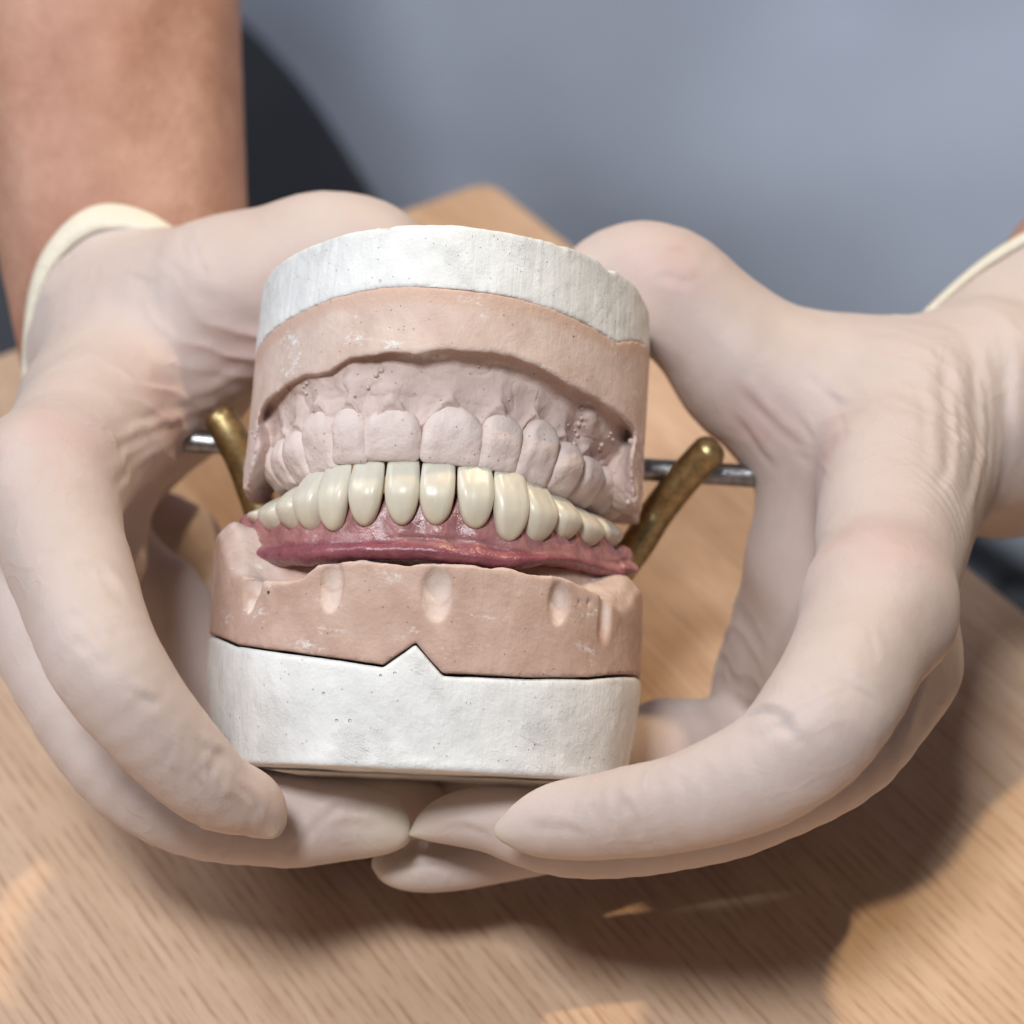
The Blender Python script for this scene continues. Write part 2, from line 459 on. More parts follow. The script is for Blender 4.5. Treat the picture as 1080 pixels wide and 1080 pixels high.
rootL = empty('lower_dental_cast', LO.world(), 'lower dental cast, brown-pink stone on a notched white plaster base, resting on the fingertips', 'dental cast', 'plaster casts on the articulator')
def low_plaster():
    h = .34; lo, hi = (-40, -2, -58), (38.5, 24, 3)
    ax, G = grid(lo, hi, h); X, Y, Z = G
    tp = 1 - .055 * seg_s(16, 0, Y) ** 1.0
    d2 = sd_poly(X, Z, PL)
    side = d2 + (1 - tp) * 30
    top = interp_pts(wp_low, X[:, 0, 0])[:, None, None] - .18
    d = smax(side, np.maximum(Y - top, -Y), 1.0)
    d = np.maximum(d, Y - top)
    # a corner rounding toward the bottom left and chips
    for c, r in (((-8.5, -.1, .2), 1.0), ((-7, -.3, .3), .8), ((-9.6, -.3, .3), .7), ((6, -.5, 0), 1), ((11, -.5, 0), .9), ((-16, -.5, -3), .9)):
        d = np.maximum(d, -ellipsoid(G, c, (r * 1.5, r * .8, r)))
    d = smax(d, -(ellipsoid(G, (-.3, 11.8, .3), (.9, .35, .5))), .2)
    for px, py, a_, b_ in ((438, 729, .55, .3), (385, 799, 1.5, .9), (590, 801, .5, .5), (373, 749, .8, .55), (307, 739, .3, .6), (375, 725, .35, .3), (556, 762, .5, .3), (617, 782, .3, .3), (470, 768, .3, .25), (500, 770, .3, .3), (604, 741, .35, .45), (455, 805, .8, .5), (480, 806, .7, .4), (560, 772, .9, .2), (410, 764, .5, .3)):
        x, y = LO.on_front(px, py, zlow); d = smax(d, -ellipsoid(G, (x, y, float(zlow(x)) + .1), (a_, b_, .55)), .15)
    v, F = surface_nets(d, lo, h); N = normals(v, F)
    v = v + N * (fbm(v, 6, 3) * .10)[:, None]
    mesh_obj('plaster_base', v, F, M_PL, rootL)
low_plaster()

# denture arch: cumulative position from tooth boundaries in the photo + tangent angles
def arch(bx, ang, mid_x, sgn, z0, fr, yref):
    pass
LT = [ # xL, xR, ytop, ybot, angle
 (264, 276, 531, 556, -74), (275, 297, 519, 562, -66), (296, 318, 507, 559, -56), (313, 340, 494, 556, -44), (337, 370, 488, 556, -31),
 (370, 406, 484, 551, -14), (407, 444, 483, 550, -3), (444, 482, 485, 550, 3), (483, 522, 489, 554, 10), (522, 559, 496, 567, 26),
 (556, 589, 508, 570, 44), (585, 613, 519, 571, 54), (610, 637, 532, 579, 63), (634, 656, 541, 581, 71)]
UT = [
 (277, 289, 468, 520, -76), (287, 303, 462, 515, -70), (299, 320, 455, 507, -60), (316, 349, 433, 499, -48), (347, 383, 430, 488, -28), (381, 442, 431, 485, -7),
 (443, 506, 430, 489, 8), (506, 548, 437, 496, 24), (549, 585, 444, 510, 42), (581, 611, 468, 522, 54), (605, 633, 482, 532, 63), (627, 651, 492, 538, 68), (643, 663, 505, 545, 73)]
def depths(T, mid, z0):
    """depth of each tooth centre along the arch"""
    out = [0] * len(T)
    for rng, in ((range(mid, len(T)),), (range(mid - 1, -1, -1),)):
        z = z0
        for i in rng:
            w = (T[i][1] - T[i][0]) * .93 / sc_(z); dz = abs(math.tan(R(T[i][4]))) * w
            dz = min(dz, 8.5); out[i] = z - dz * .5; z -= dz
    return out
LZ = depths(LT, 7, -3.6); UZ = depths(UT, 6, -2.6)
print('LZ', np.round(LZ, 1)); print('UZ', np.round(UZ, 1))

def low_stone():
    h = .38; lo, hi = (-40, 10, -58), (38.5, 50, 3)
    ax, G = grid(lo, hi, h); X, Y, Z = G
    d2 = sd_poly(X, Z, PL)
    xs = X[:, 0, 0]
    bot = interp_pts(wp_low, xs)[:, None, None] + .18
    rim = interp_pts(rim_low, xs)[:, None, None]
    left = X < 0
    rise = np.where(left, 10.5 * seg_s(-8, -26, Z), 5.0 * seg_s(-13, -27, Z)) * seg_s(9.0, 6.3, -d2)
    inn = -d2
    drop = np.where(left, 5.0 * seg_s(-26, -36, Z), 4.0 * seg_s(-28, -38, Z)) * seg_s(5, 0, inn)     # pads round off at the back
    trough = 2.4 * seg_s(.6, 4.0, inn) * (1 - seg_s(5.5, 8, inn)) * (1 - seg_s(-7, -20, Z)) - 3.0 * seg_s(5.8, 8.2, inn) * (1 - seg_s(12, 15, inn)) * seg_s(-34, -20, Z)
    top = rim + rise - drop - trough - 4. * seg_s(14, 20, inn)
    lip = 2.6 * seg_s(3.2, 0, inn) ** 1.5 * seg_s(-9, -18, Z)
    d = smax(d2, (Y - top + lip) * .85, .9 )
    d = np.maximum(d, bot - Y)
    fresh = []
    def scoop(px, py, rx, ry, rz, off=0., rot=0):
        nonlocal d
        x, y = LO.on_front(px, py, zlow); z = float(zlow(x)) + off; fresh.append((x, y, z, rx, ry, rz))
        d = smax(d, -ellipsoid(G, (x, y, z), (rx, ry, rz)), .6)
    scoop(348, 621, 1.9, 3.7, 1.2); scoop(350, 612, 1.8, 2.6, 1.5); scoop(461, 630, 2.3, 3.9, 1.4); scoop(461, 621, 2.3, 3.2, 2.0)
    scoop(589, 638, 1.5, 3.2, 2.0); scoop(590, 632, 1.6, 2.6, 2.4)
    scoop(264, 620, 3.0, 1.9, 1.6); scoop(263, 628, 1.3, 2.6, 1.4); scoop(640, 646, 1.2, 4.4, 2.0); scoop(637, 660, .8, 2.2, 1.5)
    for px, py in ((611, 635), (621, 635), (594, 618)):
        x, y = LO.on_front(px, py, zlow); d = np.maximum(d, -ellipsoid(G, (x, y, float(zlow(x))), (.33, .45, 1.0)))
    v, F = surface_nets(d, lo, h); N = normals(v, F)
    inn_v = np.minimum(1, np.maximum(0, N[:, 1]))
    v = v + N * (fbm(v, 5, 4) * (.10 + .45 * inn_v))[:, None]
    q = np.zeros(len(v))
    for (x, y, z, a, b, c) in fresh:
        e = np.sqrt(((v[:, 0] - x) / a) ** 2 + ((v[:, 1] - y) / b) ** 2 + ((v[:, 2] - z) / c) ** 2)
        q = np.maximum(q, (1 - seg_s(.98, 1.12, e)) * (.8 if b > 2.5 and a > 1.3 else .95))
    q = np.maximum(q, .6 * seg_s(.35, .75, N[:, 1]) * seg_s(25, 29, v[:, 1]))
    mesh_obj('stone_model', v, F, M_ST, rootL, {'fresh': q})
low_stone()

# ------------------------------------------------------------------ tooth mesh
def tooth(w, hh, th, kind='acrylic', nu=44, nv=34, seed=0, rnd=.10):
    """local: x width, y from 0 (biting edge) to hh (neck), z outward. returns v,F,cerv"""
    rs = np.random.RandomState(seed); V = []; cv = []
    for j in range(nv + 1):
        v = j / nv
        v = .5 - .5 * math.cos(math.pi * v)
        if kind == 'acrylic':
            top = (1 - (1 - min(v / rnd, 1)) ** 2.5) ** .45
            neck = (1 - (max(v - .40, 0) / .60) ** 2.15) ** .5 if v < 1 else 0
            wx = w / 2 * (.90 + .10 * math.sin(min(v / .5, 1) * math.pi / 2)) * (.80 + .20 * top) * neck * (1 if v > 0 else .0)
            thk = th * (.40 + .60 * seg_s(0, .6, v)) * top * (neck ** .6)
            off = th * (.10 + .32 * math.sin(math.pi * min(v * .95 + .04, 1)))
        else:
            top = (1 - (1 - min(v / .14, 1)) ** 2.4) ** .42
            neck = (1 - (max(v - .55, 0) / .45) ** 2.6) ** .5 if v < 1 else 0
            wx = w / 2 * (.97 + .03 * math.sin(v * math.pi)) * (.74 + .26 * top) * (neck ** 1.0) * (1 if v > 0 else 0)
            thk = th * (.5 + .5 * seg_s(0, .6, v)) * top * (neck ** .45)
            off = th * (.14 + .22 * math.sin(math.pi * min(v * .8, 1)))
        for i in range(nu):
            a = 2 * math.pi * i / nu; ca, sa = math.cos(a), math.sin(a)
            e = .72
            x = wx * math.copysign(abs(ca) ** e, ca); z = thk * .5 * math.copysign(abs(sa) ** .85, sa)
            if sa > 0:  # labial face: gentle lobes
                z += thk * .035 * math.cos(3 * math.pi * x / (wx + 1e-6)) * (1 - v) * .8
            V.append((x, v * hh, z + off - th * .5)); cv.append(v)
    V = np.array(V); F = []
    for j in range(nv):
        for i in range(nu):
            F.append([j * nu + i, j * nu + (i + 1) % nu, (j + 1) * nu + (i + 1) % nu, (j + 1) * nu + i])
    F.append(list(range(nu))[::1]); F.append([nv * nu + i for i in range(nu)][::-1])
    V = V + np.stack([fbm(V + seed * 9.1, 4, 2), fbm(V + 5 + seed * 9.1, 4, 2), fbm(V + 9 + seed * 9.1, 3, 2)], 1) * np.array([.10, .08, .12]) * (1 if kind == 'acrylic' else 2.4)
    return V, [f[::-1] for f in F], cv

def place_teeth(T, ZZ, fr, root, kind, mat, ysign):
    res = []
    for i, (xl, xr, yt, yb, ang) in enumerate(T):
        Z = ZZ[i]; s = sc_(Z); cx = (xl + xr) / 2
        th = 3.4 if kind == 'acrylic' else 3.6
        if abs(ang) > 40: th = 5.0
        if abs(ang) > 50: th = 6.5
        ca, sa = math.cos(R(ang)), abs(math.sin(R(ang)))
        wpx = (xr - xl) / s
        w = wpx / max(ca, .30) * (1.01 if kind == 'acrylic' else 1.02); w = min(w, 10.5 if abs(ang) > 60 else 9.6)
        hh = (yb - yt) / s * 1.06
        lean = 0
        edge = J(cx, yt if ysign < 0 else yb, Z); 
        V, F, cv = tooth(w, hh, th, kind, seed=i * 3 + (50 if ysign > 0 else 0), rnd=.10 if abs(ang) < 20 else (.34 if i in (4, 9) else .24))
        # local axes of tooth inside the cast frame
        jr = random.uniform(-2.5, 2.5); Rm = np.array(Matrix.Rotation(R(ang + jr), 3, 'Y')) @ np.array(Matrix.Rotation(R(random.uniform(-1.2, 1.2)), 3, 'Z'))
        V = V * np.array([1, ysign, 1])
        if ysign < 0: F = [f[::-1] for f in F]
        lean = np.array(Matrix.Rotation(R(-4 if ysign < 0 else 3), 3, 'X')); V = V @ lean.T
        el = fr.fromV(edge)
        el = el - Rm @ np.array([0, 0, 1.]) * ((.24 if kind == 'acrylic' else .14) * th * max(0, sa - .5) * 2)
        Vw = V @ Rm.T + el
        o = mesh_obj('tooth', Vw, F, mat, root, {'cerv': cv})
        res.append((el, Rm, w, hh))
    return res

# ------------------------------------------------------------------ DENTURE
DN = Frame(J(461, 560, -6), 7.0, 2.6)
rootD = empty('lower_denture', DN.world(), 'full lower denture with ivory teeth in glossy pink gum, seated on the lower cast', 'denture')
dteeth = place_teeth(LT, LZ, DN, rootD, 'acrylic', M_EN, -1)

def arc_field(X, Z, pts):
    """nearest point on open polyline in xz: outward signed offset u and param s (index units)"""
    x = X[:, 0, 0][:, None].astype(float); z = Z[0, 0, :][None, :].astype(float)
    best = np.full((x.shape[0], z.shape[1]), 1e9); U = np.zeros_like(best); S = np.zeros_like(best)
    for i in range(len(pts) - 1):
        a, b = pts[i], pts[i + 1]; e = b - a; L = e @ e
        t = np.clip(((x - a[0]) * e[0] + (z - a[1]) * e[1]) / L, 0, 1)
        dx = x - a[0] - t * e[0]; dz = z - a[1] - t * e[1]; d = dx * dx + dz * dz
        m = d < best; best = np.where(m, d, best)
        sg = np.sign(e[0] * dz - e[1] * dx)     # + outward when walking left->right over the front
        U = np.where(m, sg * np.sqrt(d), U); S = np.where(m, i + t, S)
    return U.astype(f32)[:, None, :], S.astype(f32)[:, None, :]

def arch_nodes(T, ZZ, fr, ypix):
    """tooth boundary nodes (incl. both ends) in local xz and their local gum heights"""
    P = []
    for i, t in enumerate(T):
        P.append(fr.px((t[0] + t[1]) / 2, ypix(t), ZZ[i]))
    P = np.array(P); a = P[0] + (P[0] - P[1]) * .9; b = P[-1] + (P[-1] - P[-2]) * .9
    return np.vstack([a, P, b])

def gum():
    A = arch_nodes(LT, LZ, DN, lambda t: t[3]); pts = A[:, [0, 2]]
    n = len(LT)
    # gum heights along s: neck at tooth centres (s=i+1), papilla at halves
    ss, hh = [], []
    pap = 4.7
    for i in range(n):
        ss.append(i + 1); hh.append(A[i + 1][1] + .1)
        if i < n - 1:
            ss.append(i + 1.5); hh.append((A[i + 1][1] + A[i + 2][1]) / 2 + pap * (1 if 3 <= i < 10 else .85))
    ss = np.array([0, .5] + ss + [n + .5, n + 1]); hh = np.array([A[0][1] + 2.0, A[1][1] + 2.2] + hh + [A[-2][1] + 1.5, A[-1][1] + 1.5])
    lowpx = [(258, 583), (264, 590), (276, 594), (300, 597), (330, 596), (360, 592), (400, 591), (440, 591), (480, 595), (520, 601), (550, 600), (575, 596), (600, 598), (625, 606), (645, 613), (662, 606)]
    h = .33; lo = (-34, -14, -42); hi = (34, 16, 6)
    ax, G = grid(lo, hi, h); X, Y, Z = G
    U, S = arc_field(X, Z, pts)
    # smooth cosine interpolation of the gum line
    k = np.clip(np.searchsorted(ss, S) - 1, 0, len(ss) - 2); t = (S - ss[k]) / (ss[k + 1] - ss[k]); t = np.clip(t, 0, 1)
    t1 = t ** 1.0
    up_ = hh[k + 1] > hh[k]
    t1 = np.where(up_, t ** 1.45, 1 - (1 - t) ** 1.45)
    top = (hh[k] + (hh[k + 1] - hh[k]) * t1).astype(f32)
    # lower border from pixels (depth from the arch)
    lp = []
    for (x, y) in lowpx:
        s_ = np.interp(x, [(q[0] + q[1]) / 2 for q in LT], range(1, n + 1)); Zd = np.interp(x, [(q[0] + q[1]) / 2 for q in LT], LZ)
        lp.append((s_, DN.px(x, y, Zd + 2.)[1]))
    lp = np.array(lp); bot = np.interp(S, lp[:, 0], lp[:, 1]).astype(f32)
    # profile: distance below the gum line
    neck_ = np.interp(S, range(n + 2), np.r_[A[0][1] + 1, A[1:-1, 1], A[-1][1] + 1]).astype(f32) + .8
    fr_ = np.clip((Y - bot) / (np.maximum(neck_ - bot, 1)), 0, 1.3)      # 0 low border, 1 gum line
    crease = .47 + .05 * np.sin(S * .9) + .02 * np.sin(S * 2.9)
    Uo = .45 + .9 * (1 - fr_) - .55 * np.exp(-((fr_ - crease) / .07) ** 2) * np.clip(np.sin(S * .9 + .2) * .5 + .8, 0, 1) + 1.0 * np.exp(-((fr_ - .22) / .2) ** 2) + 1.0 * (seg_s(3, .5, S) + seg_s(n - 1, n + .5, S))
    # root eminences
    Uo = Uo + .18 * np.cos(2 * np.pi * S) * np.exp(-((fr_ - .75) / .3) ** 2)
    d = smax(U - Uo.astype(f32), -(U + 6.0), 1.5)
    d = smax(d, (Y - top) * .75, 1.1); d = smax(d, bot - Y, 2.2)
    back = smax(smax(U + 2.2, -(U + 6.0), 1.), Y - (neck_ + 4.2 * seg_s(1.5, 4, S) * seg_s(n - .5, n - 3, S)), 1.); back = smax(back, bot - Y, 1.); d = smin(d, back, .6)
    # round ends
    ends = np.maximum((.05 - S), (S - (n + .9))) * 5
    d = smax(d, ends.astype(f32), 2.2)
    v, F = surface_nets(d, lo, h); N = normals(v, F)
    v = v + N * (fbm(v, 3.5, 3) * .16)[:, None]
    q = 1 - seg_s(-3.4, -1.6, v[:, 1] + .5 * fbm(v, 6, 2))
    # flange colouring by height relative to arch
    from_top = v[:, 1]
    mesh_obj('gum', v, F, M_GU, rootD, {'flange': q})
gum()

# ================================================================== UPPER CAST
UC = Frame(J(471, 373, 1.0), 13.0, 4.0)
ux = np.array([-33.8, -33.4, -31.2, -27.5, -19.5, -9.5, 0, 9.5, 19.5, 27.5, 31.2, 33.4, 33.8])
uz = np.array([-60, -38, -27, -18.5, -8.0, -1.9, 0, -1.9, -8.0, -18.5, -27, -38, -60.])
def zup(x): return np.interp(x, ux, uz)
PU = smooth_poly(ux, uz)
wp_up = fpts(UC, [(270, 362), (300, 336), (350, 313), (400, 303), (440, 302), (480, 304), (540, 312), (600, 331), (650, 359), (690, 390)], zup)
top_up = fpts(UC, [(283, 284), (300, 270), (330, 255), (400, 236), (480, 234), (560, 246), (610, 258), (670, 295), (684, 318)], zup)
land_up = fpts(UC, [(261, 470), (264, 448), (280, 422), (300, 407), (322, 396), (345, 391), (370, 380), (400, 374), (440, 372), (480, 371), (540, 374), (565, 388), (600, 404), (640, 427), (668, 452), (688, 490)], zup)
print('upper wp', wp_up[:, 1].round(1), 'top', top_up[:, 1].round(1), 'land', land_up[:, 1].round(1))
rootU = empty('upper_dental_cast', UC.world(), 'upper dental cast, pale pink stone with moulded teeth under a bright white plaster block', 'dental cast', 'plaster casts on the articulator')
def up_plaster():
    h = .4; lo, hi = (-36, 4, -58), (36, 26, 3)
    ax, G = grid(lo, hi, h); X, Y, Z = G; xs = X[:, 0, 0]
    d2 = sd_poly(X, Z, PU); taper = (Y - 8) * .03
    def yy(a): return np.interp(xs, a[:, 0], a[:, 1]).astype(f32)[:, None, None]
    ytop = np.float32(np.median(top_up[:, 1])) + (yy(top_up) - np.float32(np.median(top_up[:, 1]))) * .6
    d = smax(d2 + taper, Y - ytop, .7); d = np.maximum(d, yy(wp_up) - Y)
    rs = np.random.RandomState(5)
    for _ in range(16):
        x = rs.uniform(-24, 30); 
        if rs.rand() < .4: x = rs.uniform(18, 27)
        y = float(np.interp(x, top_up[:, 0], top_up[:, 1])); r = rs.uniform(.4, 1.0) if _ > 3 else rs.uniform(1.2, 1.7)
        d = smax(d, -ellipsoid(G, (x, y + .2, float(zup(x))), (r * 1.6, r * .8, r)), .25)
    v, F = surface_nets(d, lo, h); N = normals(v, F)
    v = v + N * (fbm(v, 6, 3) * .12 + .06 * vnoise(v * np.array([1.2, .03, 1.2])))[:, None]
    mesh_obj('plaster_base', v, F, M_PL, rootU)
up_plaster()

def up_stone():
    h = .36; lo, hi = (-37, -23, -58), (37, 16, 4)
    ax, G = grid(lo, hi, h); X, Y, Z = G; xs = X[:, 0, 0]
    d2 = sd_poly(X, Z, PU)
    def yy(a): return np.interp(xs, a[:, 0], a[:, 1]).astype(f32)[:, None, None]
    land = yy(land_up); wp = yy(wp_up)
    inn = -d2
    # rough torn lower edge: slopes down inward to meet the gum
    rs = np.random.RandomState(11)
    ed = (.5 * np.sin(xs * .45 + 1) + .35 * np.sin(xs * .83 + 2) + .18 * np.sin(xs * 1.9 + np.sin(xs))).astype(f32)[:, None, None] * .6
    floor_ = land + ed * .6 + .02 * inn - 1.2 * seg_s(2.5, 7, inn) + 1.3 * np.exp(-((inn - 2.6) / 1.6) ** 2)
    block = smax(d2 - .0, (floor_ - Y) * .9, .7)
    # gum ridge following the tooth arch
    A = arch_nodes(UT, UZ, UC, lambda t: t[2]); pts = A[:, [0, 2]]; n = len(UT)
    ends = pts.copy()
    U, S = arc_field(X, Z, pts)
    gy = np.interp(S, range(n + 2), A[:, 1]).astype(f32)               # neck heights
    lowb = gy - 5.5 + 1.2 * np.cos(2 * np.pi * S)
    root = np.cos(2 * np.pi * S)
    up_t = np.clip((Y - gy) / 7., -1, 1)
    Uo = -1.15 + 1.5 * up_t + .30 * root * np.exp(-((Y - gy - 2.) / 2.6) ** 2)
    lineY = gy + 1.3 - 1.9 * (1 - root)
    Uo = Uo + .75 * np.exp(-((Y - lineY) / .7) ** 2) * (np.abs(S - (n + 1) / 2) < 5) + .0 * Y
    Uo = Uo + .35 * np.sin(Y * 1.3 + S * 1.1) * .4
    ridge = smax(U - Uo, -(U + 9), 2.); ridge = smax(ridge, lowb - Y, 1.6)
    ridge = smax(ridge, Y - 14, 1.)
    # tuberosities at both ends
    d = smin(block, ridge, .7)
    rx, ry, rz = UC.px(672, 515, -34)
    for (px, py, Zc, r) in ((676, 497, -30, (3.2, 6.5, 9)), (659, 505, -33, (4.0, 5.5, 6)), (268, 478, -30, (3.0, 6.5, 9)), (274, 500, -36, (2.6, 4.8, 6))):
        c = UC.px(px, py, Zc); d = smin(d, ellipsoid(G, c, r), 1.6)
    # fill behind the ledge so the vestibule stays shallow
    fill = smax(smax(d2 + 3.2, (land - 4.5) - Y, 1.5), -(inn - 3.2) + -20., 1.)
    fill = smax(fill, U - 4.0, 1.)
    d = smin(d, smax(d2 + 3.0, (land + .3 - .9 * inn) - Y, 1.2) + 9 * seg_s(24, 16, np.abs(X)), 1.5)
    for (px, py, Zc, r) in ((664, 468, -21, (1.4, 2.2, 1.4)), (280, 447, -21, (1.8, 1.5, 1.6)), (270, 464, -21, (1.2, 1.4, 1.6)), (648, 452, -18, (2.6, 1.5, 2.5)), (300, 425, -12, (2.2, 1.2, 2.0)), (674, 482, -20, (1.0, 3, 3))):
        c = UC.px(px, py, Zc); d = smax(d, -ellipsoid(G, c, r), .8)
    d = np.maximum(d, Y - wp)
    d = np.maximum(d, d2 * 1.0 - .0)
    # carved frenal and marginal grooves
    v, F = surface_nets(d, lo, h); N = normals(v, F)
    face = seg_s(.5, -.6, v[:, 1] - np.interp(v[:, 0], land_up[:, 0], land_up[:, 1]))
    rough = .06 + .24 * face
    lay = np.abs(vnoise(v * np.array([.22, .45, .22]) + 3.1)); lay = -.35 * np.exp(-(lay / .07) ** 2)
    v = v + N * (fbm(v, 4.5, 5) * rough * 1.2 + lay * face * .55)[:, None]
    # cast bubbles (small beads of stone)
    F = F.tolist(); vs = [v]; base = len(v)
    cand = np.where((face > .9) & (N[:, 2] > .15) & (v[:, 2] > -34) & (v[:, 1] > -16))[0]
    bead_v, bead_f = bead()
    chainpts = [(z2[0], z2[1]) for z2 in ((612, 432), (611, 437), (612, 443), (610, 449), (608, 455), (609, 461), (607, 467), (636, 470), (633, 474), (634, 479), (563, 457), (318, 408), (322, 404), (303, 412))]
    picks = list(rs.choice(cand, 58, replace=False))
    vv = tw_local(v, UC)
    for (px, py) in chainpts:
        s = FPX / (DIST - vv[:, 2]); dx = 540 + vv[:, 0] * s - px; dy = 540 - vv[:, 1] * s - py
        q = dx * dx + dy * dy - 30 * (vv[:, 2] > 0) ; okm = np.where(q < 9)[0]
        if len(okm): picks.append(okm[np.argmax(vv[okm, 2])])
    for k, pi in enumerate(picks):
        r = rs.uniform(.12, .32) if k < 58 else rs.uniform(.22, .42)
        if k < 6: r = .5
        c = v[pi] + N[pi] * r * .35
        vs.append(bead_v * r + c); F += (bead_f + base).tolist(); base += len(bead_v)
    v = np.concatenate(vs)
    fa = seg_s(.2, -.5, v[:, 1] - np.interp(v[:, 0], land_up[:, 0], land_up[:, 1])); bw = np.interp(v[:, 0], wp_up[:, 0], wp_up[:, 1])
    mesh_obj('stone_model', v, np.array(F), M_STU, rootU, {'fresh': fa, 'band': seg_s(-3.4, -1.8, v[:, 1] - bw + .5 * fbm(v, 8, 2))})
def bead():
    nu, nv = 10, 6; V = []; F = []
    for j in range(nv + 1):
        a = math.pi * (.002 + .996 * j / nv)
        for i in range(nu):
            b = 2 * math.pi * i / nu; V.append((math.sin(a) * math.cos(b), math.cos(a), math.sin(a) * math.sin(b)))
    for j in range(nv):
        for i in range(nu): F.append([j * nu + i, j * nu + (i + 1) % nu, (j + 1) * nu + (i + 1) % nu, (j + 1) * nu + i][::-1])
    return np.array(V), np.array(F)
def tw_local(v, fr): return v @ fr.M.T + fr.o
up_stone()
place_teeth(UT, UZ, UC, rootU, 'stone', M_TS, 1)

# ================================================================== ARTICULATOR
def tube(path, rad, n=14, cap=True):
    P = np.array(path, float); V = []; F = []
    T = np.gradient(P, axis=0); T /= np.linalg.norm(T, axis=1)[:, None]
    ref = np.array([0, 0, 1.]) if abs(T[0][2]) < .9 else np.array([0, 1., 0]); u = np.cross(T[0], ref); u /= np.linalg.norm(u)
    rad = np.broadcast_to(rad, (len(P),))
    for i in range(len(P)):
        u = u - T[i] * (u @ T[i]); u /= np.linalg.norm(u); w = np.cross(T[i], u)
        for k in range(n):
            a = 2 * math.pi * k / n; V.append(P[i] + rad[i] * (math.cos(a) * u + math.sin(a) * w))
    for i in range(len(P) - 1):
        for k in range(n): F.append([i * n + k, i * n + (k + 1) % n, (i + 1) * n + (k + 1) % n, (i + 1) * n + k])
    F.append(list(range(n))[::-1]); F.append([(len(P) - 1) * n + k for k in range(n)])
    return np.array(V), F
ZR = -58
rodL, rodR = J(168, 463, ZR), J(804, 503, ZR)
ctr = (rodL + rodR) / 2
rootA = empty('articulator', Matrix.Translation(Vector(V2W(ctr) / 1000)), 'worn brass-coloured hinge articulator with a steel rod, passing behind the two casts', 'articulator')
def art(name, V, F, m, par=rootA):
    mesh_obj(name, tw(V) - V2W(ctr), F, m, par)
V, F = tube([rodL, rodL + (rodR - rodL) * .02, rodR - (rodR - rodL) * .02, rodR], [1.6, 2.0, 2.0, 1.6], 20); art('rod', V, F, M_SS)
for pts in ([J(750, 474, ZR + 5), J(738, 486, ZR + 4), J(715, 512, ZR + 2), J(690, 545, ZR), J(668, 580, -56), J(620, 640, -54), J(560, 700, -50)],
            [J(232, 440, ZR + 3), J(244, 462, ZR + 3), J(258, 490, ZR + 2), J(278, 545, -57), J(310, 620, -54), J(370, 700, -50)]):
    P = spline(pts); a0 = P[0]; t0 = (P[0] - P[1]) / np.linalg.norm(P[0] - P[1]); P = [a0 + t0 * 1.5, a0 + t0 * 1.2, a0 + t0 * .6] + P
    V, F = tube(P, np.r_[.9, 2.0, 2.6, 2.9, np.full(len(P) - 4, 3.0)], 18); art('lower_arm', V, F, M_BR)
for pts in ([J(600, 485, ZR + 1), J(585, 420, -62), J(560, 350, -60), J(520, 320, -52)], [J(350, 470, ZR + 1), J(365, 410, -62), J(390, 340, -60), J(420, 315, -52)]):
    V, F = tube(spline(pts), 2.6, 14); art('upper_arm', V, F, M_BR)
def collar(c):
    a = (rodR - rodL) / np.linalg.norm(rodR - rodL); V, F = tube([c - a * 2.5, c - a * 2.3, c + a * 2.3, c + a * 2.5], [3.2, 3.8, 3.8, 3.2], 20); art('collar', V, F, M_BR)
collar(J(600, 490, ZR)); collar(J(350, 475, ZR))

# ================================================================== PERSON
Gp = V2W(J(110, 300, -90)); 
rootP = empty('person', Matrix.Translation((0.03, .48, -.30)), 'person in a grey-blue shirt and cream latex gloves holding the casts over the table', 'person')
PO = np.array([30, 480, -300.])
def person_part(name, Vw, F, m, attrs=None, par=rootP): return mesh_obj(name, Vw - PO, F, m, par, attrs)

def gauss(v, pts):
    q = np.zeros(len(v)); wb = .35 * fbm(v + 11, 5, 2)
    for (p, r) in pts: q = np.maximum(q, np.exp(-(np.maximum(np.linalg.norm(v - p, axis=1) / r + wb, 0) ** 2)))
    return q
def ripple(v, N, a, b, rad, lam, amp, ph=0., dirv=None):
    """folds across the line a->b, fading away from it"""
    a = np.asarray(a); b = np.asarray(b); e = b - a; L = np.linalg.norm(e); e = e / L
    t = (v - a) @ e; q = v - a - np.outer(t, e); dist = np.linalg.norm(q, axis=1)
    w = seg_s(-.15 * L, .15 * L, t) * seg_s(1.15 * L, .85 * L, t) * np.exp(-(dist / rad) ** 2)
    wob = fbm(v, 17, 3) * 2.6
    s = np.sin(2 * np.pi * t / lam + wob + ph); s = 1 - 2 * np.abs(s) ** .7
    return w * amp * s * np.clip(.75 + 1.1 * fbm(v + 77, 11, 2), 0, 1.6)

